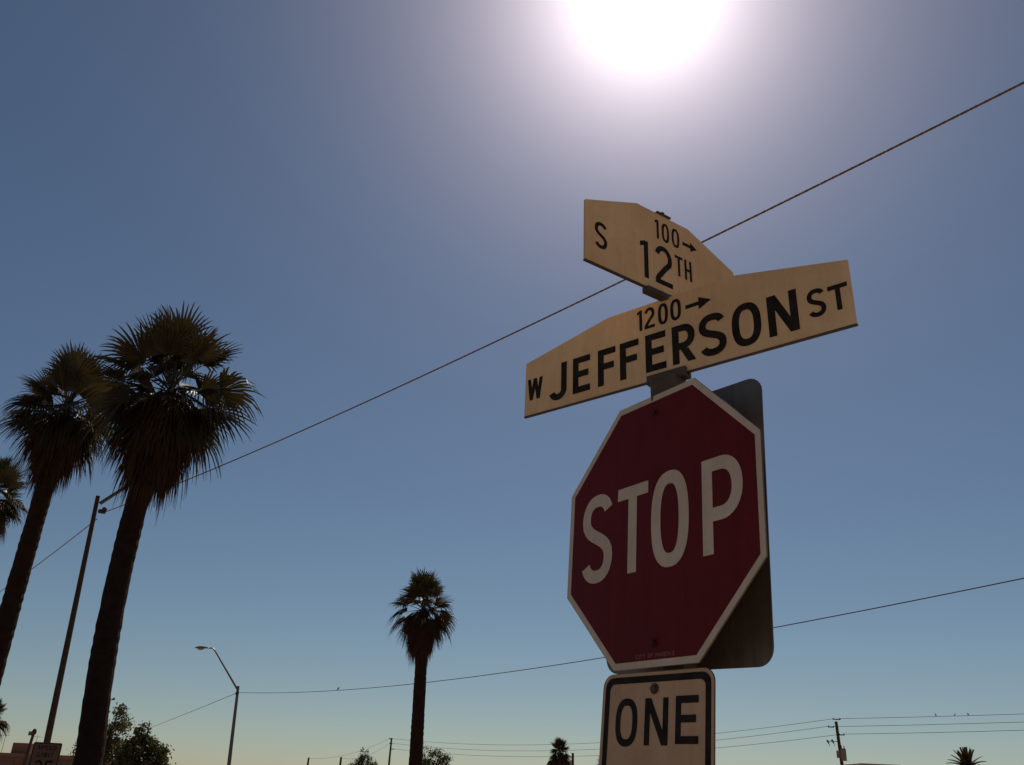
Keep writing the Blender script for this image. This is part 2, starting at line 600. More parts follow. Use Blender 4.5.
mo = plane_matrix(.400, 2.294, 1.893, -.896, -.089, -.009)
one = empty('regulatory_sign', mo, 'white rounded sign reading ONE with black border below the stop sign', 'sign')
b = MB(); b.prism(rrect(-.1885, .1815, -.463, -.003, .034), -.003, 0)
b.build('plate', M['alu'], one)
b = MB(); b.sheet(rrect(-.187, .180, -.4615, -.0045, .0325), .0005)
b.build('face', M['buff'], one)
b = MB(); b.ring(rrect(-.178, .172, -.4525, -.0125, .027), rrect(-.161, .155, -.4355, -.0295, .017), .0010)
b.build('border', M['black'], one)
k = Ink(.0012)
k.glyph('O', -.136, -.060, -.182, -.066, .0175)
k.glyph('N', -.036, .041, -.179, -.068, .0175)
k.glyph('E', .064, .135, -.176, -.066, .0175)
k.build('lettering', M['black'], one)
bolt_mb(-.006, -.046, .0006, .009).build('bolt', M['bolt'], one)

ebx = Vector((math.cos(-.9044), math.sin(-.9044), 0))
mb_ = plane_matrix(.6612, 2.1199, 2.2715, -.9044, -.024, -.0313) @ Matrix.Translation((-.280, 0, 0))
rear = empty('back_turned_sign', mb_, 'bare metal back of a rounded rectangular sign behind the stop sign', 'sign')
b = MB(); b.prism(rrect(-.280, .280, -.381, .381, .045), -.003, 0)
b.build('plate', M['alu'], rear)
for y in (.30, -.30): bolt_mb(0, y, 0, .008).build('bolt', M['bolt'], rear)


def blade(x, y, z, yaw, W, h, kx, hump, label, name='street_name_sign'):
    mt = plane_matrix(x, y, z, yaw)
    e = empty(name, mt, label, 'street sign', 'street name blades on the sign post')
    pts = [(-W / 2, -h), (W / 2, -h), (W / 2, h), (kx, hump), (-kx, hump), (-W / 2, h)]
    b = MB(); b.prism(pts, -.004, .004)
    b.build('blade', M['cream'], e)
    b = MB(); b.box((0, -h - .002, 0), (W + .002, .004, .010))  # added dark strip stands in for the shade on the blade's bottom edge
    b.build('edge_shade_strip', M['galv'], e)
    return e


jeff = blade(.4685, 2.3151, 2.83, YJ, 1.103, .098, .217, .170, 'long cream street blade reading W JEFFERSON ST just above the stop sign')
k = Ink(.0046)
k.glyph('W', -.541, -.477, -.045, .033, .0125)
for ch, a, c in (('J', -.449, -.378), ('E', -.353, -.285), ('F', -.255, -.188), ('F', -.172, -.103), ('E', -.079, -.008), ('R', .014, .090), ('S', .104, .190), ('O', .208, .297), ('N', .317, .404)):
    o_ = .005 if ch in 'SO' else 0
    k.glyph(ch, a, c, -.068 - o_ - (.004 if ch == 'J' else 0), .060 + o_, .0225)
k.glyph('S', .431, .481, -.047, .040, .0135)
k.glyph('T', .489, .542, -.045, .033, .0135)
k.build('lettering', M['navy'], jeff)
k = Ink(.0046)
k.glyph('1', -.106, -.088, .083, .156, .0105)
k.glyph('2', -.080, -.043, .083, .157, .0105)
k.glyph('0', -.031, .004, .081, .155, .0105)
k.glyph('0', .012, .049, .081, .155, .0105)
k.arrow(.064, .150, .114, .013, .021, .042)
k.build('block_number', M['navy'], jeff)

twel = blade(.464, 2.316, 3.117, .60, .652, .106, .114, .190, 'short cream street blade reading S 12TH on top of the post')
k = Ink(.0046)
k.glyph('S', -.290, -.241, -.047, .047, .0125)
k.glyph('1', -.106, -.072, -.076, .060, .018)
k.glyph('2', -.043, .031, -.075, .070, .018)
k.glyph('T', .045, .080, -.014, .062, .0095)
k.glyph('H', .088, .120, -.014, .062, .0095)
k.build('lettering', M['navy'], twel)
k = Ink(.0046)
k.glyph('1', -.039, -.022, .092, .164, .0095)
k.glyph('0', -.009, .024, .091, .164, .0095)
k.glyph('0', .035, .070, .091, .164, .0095)
k.arrow(.084, .150, .122, .012, .018, .030)
k.build('block_number', M['navy'], twel)
b = MB()
b.box((0, -.1155, .0), (.17, .018, .026))
b.build('cross_bracket', M['galv'], twel)
b = MB()
b.box((0, .1935, 0), (.06, .006, .02)); b.prism([(.008 * math.cos(i), .008 * math.sin(i)) for i in [j * PI / 3 for j in range(6)]], 0, .008, Matrix.Translation((0, .197, 0)) @ Matrix.Rotation(-PI / 2, 4, 'X'))
b.build('top_clip', M['galv'], twel)


# ------------------------------------------------------------------ palms
def fan_leaf(mb, org, d, petiole, blade, rng, spread=100, nseg=24, droop=.35, fold=.0, gravity=.25, roll=.35):
    """One fan leaf: bent petiole, then a pleated fan whose ribs part and droop at their tips."""
    G = Vector((0, 0, -1))
    pts = [org]
    dd = d.copy()
    st = 5
    for i in range(st):
        dd = (dd + G * gravity * (1.0 / st) * (1 - abs(dd.z) * .5)).normalized()
        pts.append(pts[-1] + dd * petiole / st)
    mb.tube(pts, [.026, .022, .018, .015, .013, .011], 4, False)
    c = pts[-1]
    side = dd.cross(Vector((0, 0, 1)))
    side = side.normalized() if side.length > .05 else Vector((1, 0, 0))
    side = (side + Vector((rng.uniform(-roll, roll), rng.uniform(-roll, roll), rng.uniform(-roll, roll)))).normalized()
    side = (side - dd * side.dot(dd)).normalized()
    up = side.cross(dd).normalized()
    if up.z < 0 and abs(dd.z) < .9: up, side = -up, -side
    step = 2 * spread / nseg
    for i in range(nseg):
        a = R(-spread + step * (i + .5) + rng.uniform(-1.2, 1.2))
        ln = blade * (1 - .38 * (abs(a) / R(max(spread, 60))) ** 1.6) * rng.uniform(.9, 1.08)
        rib = dd * math.cos(a) + side * math.sin(a) + up * fold * abs(math.sin(a))
        rib.normalize()
        lat = (-dd * math.sin(a) + side * math.cos(a)).normalized()
        nor = rib.cross(lat).normalized()
        dr = droop * rng.uniform(.6, 1.5)
        prof = ((.04, .0), (.30, 1.0), (.48, 1.0), (.70, .62), (.88, .36), (1.0, .03))
        rows = []
        for q, wd in prof:
            hw = wd * math.tan(R(step / 2)) * blade * min(q, .50) * .95 + .002
            sag = max(0, q - .45)
            p = c + rib * ln * (q - .35 * dr * sag * sag) + G * ln * dr * sag * sag * 2.3 + lat * (math.sin(q * 5 + i) * .012 * q)
            rows.append((p - lat * hw - nor * hw * .35, p + nor * hw * .35, p + lat * hw - nor * hw * .35))
        vs = [v for r_ in rows for v in r_]
        fs = []
        for j in range(len(rows) - 1):
            o = j * 3
            fs += [(o, o + 1, o + 4, o + 3), (o + 1, o + 2, o + 5, o + 4)]
        mb.add(vs, fs)


def make_palm(height, rb, rt, reach, seed, label, skirt=2.0, nleaf=46, nskirt=70, group='fan palms', name='fan_palm', lean=(0, 0), strands=6, trunk=None, shag=1.0):
    """The palm's base stands at its own origin; crown centre is at its height."""
    rng = random.Random(seed)
    e = empty(name, (0, 0, 0), label, 'palm tree', group)
    lean = (0, 0) if trunk is None else lean
    bend = trunk or (lambda z: 0.0)
    top = Vector((bend(height), 0, height))
    b = MB()
    pts, rads = [], []
    nn = int(max(20, height / .13))
    for i in range(nn + 1):
        q = i / nn
        pts.append(Vector((bend(height * q), 0, height * q)) + Vector((math.sin(q * 5 + seed) * .02, math.cos(q * 4 + seed) * .03, 0)))
        rr = (rb + (rt - rb) * q ** .7 + (rb * .25 * max(0, 1 - q * 11))) * min(1, .35 + (height - height * q) * .9)
        rads.append(rr * (1 + rng.uniform(-.03, .03)) * (1.02 if i % 2 else .99))
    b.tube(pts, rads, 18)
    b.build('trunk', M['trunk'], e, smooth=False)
    # green crown
    b = MB()
    for i in range(nleaf):
        q = (i + .5) / nleaf
        el = R((86 - 58 * (q / .5) if q < .5 else 28 - 74 * ((q - .5) / .5)) + rng.uniform(-14, 14))
        az = i * 2.39996 + rng.uniform(-.3, .3)
        d = Vector((math.cos(az) * math.cos(el), math.sin(az) * math.cos(el), math.sin(el)))
        f = rng.uniform(.88, 1.1)
        pet = reach * rng.uniform(.34, .50) * f
        fan_leaf(b, top + Vector((rng.uniform(-.1, .1), rng.uniform(-.1, .1), .12 - .40 * q)), d, pet, reach * .54 * f, rng, rng.uniform(72, 118), 26, rng.uniform(.04, .28) if q < .5 else rng.uniform(.2, .75), rng.uniform(.05, .35), .05 + .25 * q if q < .5 else rng.uniform(.12, .6), roll=.75)
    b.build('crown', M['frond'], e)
    # skirt of dead fronds folded down round the trunk
    b = MB()
    for i in range(nskirt):
        q = (i + .5) / nskirt
        az = i * 2.39996 + rng.uniform(-.4, .4)
        el = R(-26 - 54 * min(1, q * 1.9) + rng.uniform(-10, 8))
        d = Vector((math.cos(az) * math.cos(el), math.sin(az) * math.cos(el), math.sin(el)))
        o = top + Vector((math.cos(az) * rt * .8, math.sin(az) * rt * .8, -.10 - q * (skirt - 1.1)))
        fan_leaf(b, o, d, reach * shag * .30 * rng.uniform(.7, 1.2), reach * shag * .44 * rng.uniform(.8, 1.2), rng, rng.uniform(26, 60), 14, .9, .35, .9)
    for i in range(strands):
        az = rng.uniform(0, 2 * PI)
        o = top + Vector((math.cos(az) * rt * 1.25, math.sin(az) * rt * 1.25, -skirt * rng.uniform(.6, .95)))
        dd = Vector((rng.uniform(-.12, .12), rng.uniform(-.12, .12), -1)).normalized()
        fan_leaf(b, o, dd, .35, .55 * rng.uniform(.7, 1.3), rng, 12, 7, .5, .2, .5)
    b.build('dead_frond_skirt', M['dead'], e)
    return e


def ground_below(px, py, Y):
    p = at(px, py, Y)
    return p


PALMS = []


def place_palm(px, py, Y, rb, rt, reach, seed, label, via=(), **kw):
    """Crown centre seen at (px, py); via = two points on the trunk that fix how it curves."""
    p = at(px, py, Y)
    x0, fn = p.x, None
    if via:
        k_ = [at(x, y, Y) for x, y in via] + [p]

        def curve(z):
            z = max(z, k_[0].z - 1)
            t = 0
            for i in range(3):
                w = 1
                for j in range(3):
                    if j != i: w *= (z - k_[j].z) / (k_[i].z - k_[j].z)
                t += k_[i].x * w
            return t
        x0 = curve(0)
        fn = lambda z: curve(z) - x0
    e = make_palm(p.z, rb, rt, reach, seed, label, trunk=fn, **kw)
    e.location = (x0, p.y, 0)
    return e


place_palm(171, 387, 20, .30, .235, 2.2, 3, 'largest fan palm with a thick hanging skirt, in front of the lamp pole', via=((98, 700), (137, 500)), skirt=1.95, nleaf=58, nskirt=100, strands=10)
place_palm(68, 407, 26, .30, .25, 2.05, 8, 'slightly smaller fan palm whose crown tucks behind the largest palm', skirt=1.95, nleaf=54, nskirt=85)
place_palm(-9, 496, 34, .30, .25, 1.75, 18, 'fan palm cut by the photo edge with only frond tips in view', skirt=2.0, nleaf=50, nskirt=60)
place_palm(423.5, 607, 42, .33, .255, 1.75, 21, 'lone tall fan palm standing apart beside the thin cable', via=((416.8, 747), (421, 670)), skirt=1.95, nleaf=50, nskirt=75)
place_palm(-9, 718, 75, .3, .24, 1.75, 27, 'distant palm peeking in low at the photo edge below the big palms', skirt=1.8, nleaf=36, nskirt=40)
place_palm(560, 751.5, 95, .3, .24, 1.3, 33, 'small distant shaggy palm next to a thin dark pole top', skirt=2.8, nleaf=60, nskirt=130, shag=2.1)
place_palm(608, 766, 95, .3, .24, 1.5, 39, 'distant palm almost hidden behind the ONE sign', skirt=1.8, nleaf=32, nskirt=40)


def feather_palm(px, py, Y, reach, seed, label):
    rng = random.Random(seed)
    p = at(px, py, Y)
    e = empty('date_palm', (p.x, p.y, 0), label, 'palm tree')
    b = MB()
    nn = 40
    b.tube([(0, 0, p.z * i / nn) for i in range(nn + 1)], [.30 * (1.05 if i % 2 else .96) for i in range(nn + 1)], 12)
    b.build('trunk', M['trunk'], e)
    b = MB()
    G = Vector((0, 0, -1))
    for i in range(38):
        q = (i + .5) / 38
        az = i * 2.39996
        el = R(85 - 88 * q + rng.uniform(-6, 6))
        d = Vector((math.cos(az) * math.cos(el), math.sin(az) * math.cos(el), math.sin(el)))
        pts = [Vector((0, 0, p.z))]
        for j in range(10):
            d = (d + G * .06 * (1 - .5 * abs(d.z)) * (1 + q)).normalized()
            pts.append(pts[-1] + d * reach / 10)
        b.tube(pts, [.04 - .0035 * j for j in range(11)], 4, False)
        for j in range(2, 11):
            t = (pts[j] - pts[j - 1]).normalized()
            s_ = t.cross(Vector((0, 0, 1)))
            s_ = s_.normalized() if s_.length > .05 else Vector((1, 0, 0))
            up = s_.cross(t)
            for sg in (-1, 1):
                for h in (0, .33, .66):
                    o = pts[j] - t * reach / 10 * h
                    tip = o + (s_ * sg * .8 + t * .7 + up * .3).normalized() * reach * .27 * (1.15 - .07 * j)
                    b.add([o - t * .09, o + t * .09, tip], [(0, 1, 2)])
    b.build('crown', M['frond'], e)
    return e


feather_palm(968, 769, 90, 1.85, 5, 'small spiky palm crown standing alone right of the transformer pole')


# ------------------------------------------------------------------ broadleaf trees
def tree(px, py_top, Y, clumps, leaf, nl, seed, label, m, name='leafy_tree', dens=1.0):
    rng = random.Random(seed)
    p = at(px, py_top, Y)
    H = p.z
    e = empty(name, (p.x, p.y, 0), label, 'tree', 'leafy trees low behind the palms')
    b = MB()
    b.tube([(0, 0, 0), (.05, 0, H * .2), (0, .04, H * .42)], [H * .035, H * .026, H * .018], 8)
    for (cx, cy, cz, rx, rz) in clumps:
        c = Vector((cx, cy, cz * H))
        mid = Vector((cx * .35, cy * .35, H * (.38 + .2 * cz)))
        b.tube([(0, 0, H * .22), mid, c], [H * .017, H * .011, H * .004], 6)
        for _ in range(4):
            q = c + Vector((rng.uniform(-rx, rx), rng.uniform(-rx, rx), rng.uniform(-rz * .6, rz))) * .75
            b.tube([mid, (mid + q) / 2 + Vector((rng.uniform(-.1, .1), rng.uniform(-.1, .1), .1)), q], [H * .006, H * .004, H * .0015], 5)
    b.build('trunk', M['bark'], e)
    b = MB()
    tot = sum(c[3] * c[3] * c[4] for c in clumps)
    for (cx, cy, cz, rx, rz) in clumps:
        sub = []
        ns = max(6, int(26 * (rx * rz) ** .5))
        for _ in range(ns):
            while True:
                q = Vector((rng.uniform(-1, 1), rng.uniform(-1, 1), rng.uniform(-1, 1)))
                if .2 < q.length < 1: break
            sub.append(Vector((cx + q.x * rx, cy + q.y * rx, cz * H + q.z * rz)))
        for _ in range(int(nl * rx * rx * rz / tot)):
            s_ = rng.choice(sub)
            q = s_ + Vector((rng.gauss(0, 1), rng.gauss(0, 1), rng.gauss(0, .9))) * min(rx, rz) * .22
            a = Vector((rng.gauss(0, 1), rng.gauss(0, 1), rng.gauss(0, 1) - .5)).normalized()
            w = a.orthogonal().normalized()
            w = (Matrix.Rotation(rng.uniform(0, 6.28), 3, a) @ w)
            l_ = leaf * rng.uniform(.6, 1.3)
            b.add([q, q + a * l_ * .5 + w * l_ * .28, q + a * l_, q + a * l_ * .5 - w * l_ * .28], [(0, 1, 2, 3)])
    b.build('crown', m, e)
    return e


tree(114, 706, 60, [(.35, 0, .89, .60, .75), (.75, .2, .74, .70, 1.0), (-.4, 0, .68, .8, .9), (.2, .3, .54, 1.0, .9), (-.8, 0, .50, .9, .9), (.7, 0, .46, .6, .6)], .18, 5600, 11, 'airy olive tree right beside the largest palm trunk', M['leafa'])
tree(146, 724, 55, [(0, 0, .87, .50, .55), (.25, 0, .68, 1.05, .75), (-.3, .1, .64, 1.0, .8), (.1, .2, .44, 1.45, .9), (.8, 0, .48, .85, .8), (-.7, 0, .42, .9, .8)], .19, 13000, 12, 'dense rounded dark tree below the street lamp', M['leafb'])
tree(432, 745, 75, [(-.55, 0, .88, .5, .6), (.35, 0, .80, .9, .55), (1.1, 0, .74, .75, .55), (0, .3, .58, 1.5, .9), (1.2, 0, .52, 1.0, .8)], .16, 5000, 13, 'bushy tree peeking out beside the lone tall palm trunk', M['leafb'])
tree(364, 752, 120, [(0, 0, .90, .75, .8), (.2, 0, .74, 1.25, 1.0), (-.9, 0, .66, .9, .8), (1.3, 0, .68, 1.0, .6), (0, 0, .5, 1.8, 1.2)], .22, 4200, 14, 'tiny pointed tree between thin distant poles', M['leafb'])


# ------------------------------------------------------------------ lamps and poles
def luminaire(parent, p, d, s=1.0):
    """Cobra-head: p is where the arm ends, d the outward direction."""
    d = d.normalized()
    up = Vector((0, 0, 1))
    sd_ = d.cross(up).normalized()
    rot = Matrix((d, -sd_, up)).transposed()
    b = MB()
    prof = [(0, .05, .04), (.10, .07, .06), (.28, .14, .10), (.50, .19, .13), (.72, .18, .12), (.88, .12, .08), (.95, .03, .03)]
    n_ = 12
    vs = []
    for x, hw, hh in prof:
        for i in range(n_):
            a = 2 * PI * i / n_
            z_ = math.sin(a) * hh
            vs.append(p + rot @ Vector((x * s, math.cos(a) * hw * s, (z_ if z_ > 0 else z_ * .25) * s)))
    fs = [(j * n_ + i, j * n_ + (i + 1) % n_, (j + 1) * n_ + (i + 1) % n_, (j + 1) * n_ + i) for j in range(len(prof) - 1) for i in range(n_)]
    fs += [tuple(reversed(range(n_))), tuple((len(prof) - 1) * n_ + i for i in range(n_))]
    b.add(vs, fs)
    h = b.build('lamp_head', M['lampmetal'], parent, smooth=True)
    b = MB()
    b.ball(p + d * .56 * s - up * .03 * s, (.22 * s, .15 * s, .10 * s), 12, 8, rot)
    b.build('lens', M['lens'], h, smooth=True)


# the slender street lamp with a reaching arm
LY = 62
lt = at(238, 688, LY)
lb = Vector((lt.x + .35, LY, 0))
lampe = empty('street_lamp', lb, 'slender street lamp with a cobra head on a long raised arm', 'street lamp')
T_ = lt - lb
b = MB()
b.tube([Vector((0, 0, 0)), T_ * .5, T_, T_ + Vector((0, 0, .12))], [.14, .115, .09, .09], 12)
b.build('pole', M['lampmetal'], lampe)
b = MB(); b.tube([(0, 0, 0), (0, 0, .35), (0, 0, .40)], [.26, .24, .17], 12)
b.build('base', M['concrete'], lampe)
h0 = at(214, 649, LY + .2) - lb
h1 = at(209.5, 648.2, LY + .2) - lb
b = MB()
a0 = T_ - Vector((0, 0, .12))
b.tube([a0, a0 + (h0 - a0) * .33, a0 + (h0 - a0) * .66, a0 + (h0 - a0) * .97, h0 + Vector((-.10, 0, .06)), h1], [.07, .065, .058, .052, .05, .048], 8)
b.build('arm', M['lampmetal'], lampe)
luminaire(lampe, h1, Vector((-1, 0, -.03)), 1.05)
b = MB(); b.ball(T_ - Vector((0, 0, .35)), (.13, .16, .12), 8, 6)
b.build('cable_clamp', M['insul'], lampe)

# the tall pole behind the big palms
pt = at(98, 496, 28)
pb = Vector((-13.17, 28, 0))
pole = empty('lamp_pole', pb, 'tall dark lamp pole rising between the two big palm trunks', 'pole')
Tp = pt - pb
b = MB()
b.tube([Vector((0, 0, 0)), Tp * .5, Tp], [.105, .088, .066], 14)
b.build('pole', M['wood'], pole)
b = MB()
arm0 = at(100, 503.5, 28) - pb
arm1 = at(146, 474, 28) - pb
b.tube([arm0, arm0 + (arm1 - arm0) * .5, arm1], [.062, .056, .05], 8)
b.build('arm', M['lampmetal'], pole)
luminaire(pole, arm1, Vector((1, 0, .05)), .95)
b = MB(); b.tube([at(99, 511, 27.9) - pb, at(105, 512, 27.9) - pb], [.07, .07], 8); b.ball(at(104.5, 509.5, 27.9) - pb, .085, 8, 6)
b.build('insulator', M['insul'], pole)

# the small pole with a dark knob on top
q = at(34, 732, 40)
e = empty('knob_topped_pole', (q.x - .18, 40, 0), 'short dark pole with a knob on top beside the speed limit sign', 'pole')
b = MB(); b.tube([(0, 0, 0), (.18, 0, q.z)], [.075, .06], 8)
b.build('pole', M['wood'], e)
b = MB(); b.ball((.19, 0, q.z), (.10, .10, .14), 8, 6)
b.build('knob', M['insul'], e)
b = MB(); b.box((.04, 0, q.z - .06), (.14, .05, .16))
b.build('side_plate', M['lampmetal'], e)

# speed limit sign
sp = at(48.5, 742.5, 22)
e = empty('speed_limit_sign', Matrix.Translation((sp.x, 22, 0)) @ Matrix.Rotation(R(18), 4, 'Z') @ Matrix.Rotation(R(90), 4, 'X'), 'shaded speed limit sign in front of the low red brown building', 'sign')
z1_ = sp.z
b = MB(); b.prism(rrect(-.305, .305, z1_ - .762, z1_, .04), -.003, 0)
b.build('plate', M['alu'], e)
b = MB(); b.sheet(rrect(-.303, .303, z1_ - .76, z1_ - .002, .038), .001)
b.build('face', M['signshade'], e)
b = MB(); b.ring(rrect(-.29, .29, z1_ - .747, z1_ - .015, .03), rrect(-.272, .272, z1_ - .729, z1_ - .033, .018), .002)
b.build('border', M['black'], e)
k = Ink(.003)
k.word('SPEED', -.20, .20, z1_ - .16, z1_ - .065, .016)
k.word('LIMIT', -.17, .17, z1_ - .31, z1_ - .215, .016, .45)
k.glyph('3', -.20, -.02, z1_ - .68, z1_ - .38, .045)
k.glyph('5', .02, .20, z1_ - .68, z1_ - .38, .045)
k.build('lettering', M['black'], e)
b = MB(); b.box((0, (z1_ - .02) / 2, -.03), (.05, z1_ - .02, .05))
b.build('post', M['galv'], e)


# ------------------------------------------------------------------ distant utility poles
def util_pole(px, py, Y, r, label, xshift=0.0):
    p = at(px, py, Y)
    e = empty('utility_pole', (p.x - xshift, Y, 0), label, 'utility pole', 'distant utility poles')
    b = MB()
    b.tube([(0, 0, 0), (xshift * .5, 0, p.z * .5), (xshift, 0, p.z)], [r * 1.25, r * 1.1, r * .9], 10)
    b.build('pole', M['wood'], e)
    return e, p, Vector((p.x - xshift, Y, 0))


UY = 125
e, p, o = util_pole(836, 721.5, UY, .21, 'utility pole with a transformer box and staggered short crossarms', -.35)
xa = []
for (x0, y0, x1, y1) in ((832.8, 719.3, 840.5, 719.3), (828, 726.8, 834, 727.2), (839, 735, 844.5, 734.8)):
    a_, c_ = at(x0, y0, UY - .25) - o, at(x1, y1, UY - .25) - o
    b = MB()
    mid = (a_ + c_) / 2
    b.box(mid, ((c_ - a_).length, .14, .13))
    xb = b.build('crossarm', M['wood'], e)
    for w_ in (a_ + Vector((.08, 0, .10)), c_ + Vector((-.08, 0, .10))):
        b = MB()
        b.tube([w_ - Vector((0, 0, .06)), w_ + Vector((0, 0, .08))], [.05, .07], 6)
        b.build('insulator', M['insul'], xb)
    xa.append((a_, c_))
b = MB()
tb = at(843.5, 754.5, UY - .3) - o
b.tube([tb + Vector((0, 0, -.78)), tb + Vector((0, 0, .62)), tb + Vector((0, 0, .74))], [.36, .38, .30], 14)
tf = b.build('transformer', M['steelbox'], e)
for dx in (-.18, .18):
    b = MB(); b.tube([tb + Vector((dx, 0, .70)), tb + Vector((dx, 0, 1.12))], [.07, .045], 6)
    b.build('bushing', M['insul'], tf)
b = MB(); b.box(tb + Vector((-.62, .1, 0)), (.5, .12, .9))
b.build('mounting_bracket', M['steelbox'], e)
for (cx, cy) in ((828, 741.8), (832.8, 741.4)):
    c_ = at(cx, cy, UY - .3) - o
    b = MB()
    b.tube([c_ + Vector((-.12, 0, .22)), c_ + Vector((.10, 0, -.22))], [.12, .09], 7)
    b.tube([c_ + Vector((.08, 0, -.1)), c_ + Vector((.2, 0, -.55))], [.04, .03], 5)
    b.build('fuse_cutout', M['insul'], e)
b = MB()
c_ = at(836.3, 742, UY - .1) - o
b.box(c_ + Vector((-.55, -.1, .05)), (1.3, .08, .08))
b.build('cutout_bracket', M['wood'], e)

PY = 200
e2, p2, o2 = util_pole(391.6, 738, PY, .20, 'thin utility pole with two small crossarms left of the lone palm', .1)
ya = []
for (x0, y0, x1, y1) in ((388.8, 738.9, 392.6, 738.6), (389.2, 743.6, 392.4, 743.2), (391.0, 749.2, 394.2, 749.0)):
    a_, c_ = at(x0, y0, PY - .25) - o2, at(x1, y1, PY - .25) - o2
    b = MB(); b.box((a_ + c_) / 2, ((c_ - a_).length, .14, .16))
    b.build('crossarm', M['wood'], e2)
    ya.append((a_, c_))
_, p3, _ = util_pole(341.2, 757, 230, .26, 'short stub of a distant pole just left of the tiny pointed tree', .1)
_, p4, _ = util_pole(308.8, 757.5, 230, .24, 'leftmost distant pole stub, nearest to the street lamp', .15)
_, p5, _ = util_pole(572.8, 753, 140, .20, 'distant pole top touching the small shaggy palm', -.05)


# ------------------------------------------------------------------ cables
def cable(A, B, sag, r, label, n_=40, group=None, nside=6, m='cable', twist=0):
    A, B = Vector(A), Vector(B)
    pts = []
    for i in range(n_ + 1):
        q = i / n_
        c = A.lerp(B, q)
        c.z -= sag * 4 * q * (1 - q)
        pts.append(c)
    c0 = pts[n_ // 2].copy()
    b = MB()
    if twist:                                   # two cores wound round each other: a flattened section that turns
        fine = []
        kk = 7
        for i in range(len(pts) - 1):
            fine += [pts[i].lerp(pts[i + 1], j / kk) for j in range(kk)]
        t_ = (B - A).normalized()
        a_ = t_.orthogonal().normalized()
        c_ = t_.cross(a_)
        for i, p_ in enumerate(fine):
            w_ = i * twist
            for k_ in range(8):
                an = 2 * PI * k_ / 8
                x_, y_ = math.cos(an) * r * 1.03, math.sin(an) * r * .9
                b.v.append(tuple(p_ - A + a_ * (x_ * math.cos(w_) - y_ * math.sin(w_)) + c_ * (x_ * math.sin(w_) + y_ * math.cos(w_))))
        for i in range(len(fine) - 1):
            for k_ in range(8):
                b.f.append((i * 8 + k_, i * 8 + (k_ + 1) % 8, i * 8 + 8 + (k_ + 1) % 8, i * 8 + 8 + k_))
    else:
        b.tube([p_ - A for p_ in pts], r, nside)
    o_ = b.build('overhead_cable', M[m], None, smooth=True)
    o_.location = A
    tag(o_, label, 'cable', group)
    return pts


def level(px, py, z):
    d = ray(px, py)
    return EYE + d * ((z - EYE.z) / d.z)


def sag_mid(A, B, px, py):
    """sag (m) that lets the cable pass through the photographed point"""
    A, B = Vector(A), Vector(B)
    best = (1e9, 0)
    for j in range(0, 400):
        s_ = j * .01
        for i in range(1, 80):
            q = i / 80
            c = A.lerp(B, q); c.z -= s_ * 4 * q * (1 - q)
            d = c - EYE
            w = d.dot(_f)
            if w <= .1: continue
            x = 512 + FPX * d.dot(CR) / w; y = 382.5 - FPX * d.dot(CU) / w
            er = abs(x - px) * 2 + abs(y - py)
            if er < best[0]: best = (er, s_)
    return best[1]


wa = at(105, 512, 27.9)
cable(wa, level(1300, -56.8, wa.z), .355, .017, 'thick overhead cable crossing the sky behind the street name blades', 80, twist=1.3)
wc = at(97, 519, 28.1)
cable(wc, level(-60, 628, wc.z - .2), .3, .016, 'thin cable running down from the tall pole behind the second big palm')
wd = at(238.5, 692.5, LY)
WD_L = level(92, 746, wd.z)
pd = cable(wd, level(1300, 519.5, wd.z), 0.933, .014, 'long cable from the street lamp passing behind the stop sign', 90, m='cabledark')
cable(wd + Vector((-.15, 0, -.05)), WD_L, .4, .018, 'cable falling from the street lamp towards the dense rounded dark tree', m='cabledark')
PW = o + xa[0][0]
rows_l = [(o + xa[0][0] + Vector((.1, 0, .08)), o2 + ya[0][1], (548, 744.6)), (o + xa[1][0] + Vector((.1, 0, .08)), o2 + ya[1][1], (560, 750.5)), (o + xa[2][0] + Vector((.1, 0, .08)), o2 + ya[2][1], (560, 756.5))]
nm = ('topmost', 'middle', 'lowest')
for i, (A, B, mp) in enumerate(rows_l):
    cable(B, A, sag_mid(B, A, *mp), .026, nm[i] + ' of three faint wires between the lone palm and the transformer pole', 60, 'faint distant wires', m='cabledark')
right_w = []
for i, ((a_, c_), (px_, py_)) in enumerate(zip(xa, ((1024, 713), (1024, 721), (1024, 729.5)))):
    A = o + c_ + Vector((-.08, 0, .08))
    B = level(1250, py_ - 7.5, A.z)
    right_w.append((A, B, sag_mid(A, B, 935, (716.5, 724.5, 732.5)[i])))
    cable(A, B, right_w[-1][2], .026, nm[i] + ' of the wires running right from the transformer pole', 60, 'faint distant wires', m='cabledark')
for i, q in enumerate(ya[:2]):
    A = o2 + q[0]
    cable(A, (p4 if i == 0 else p3) - Vector((0, 0, .2)), 1.2, .022, ('upper' if i == 0 else 'lower') + ' faint wire from the thin pole to the distant pole stubs', 30, 'faint distant wires')


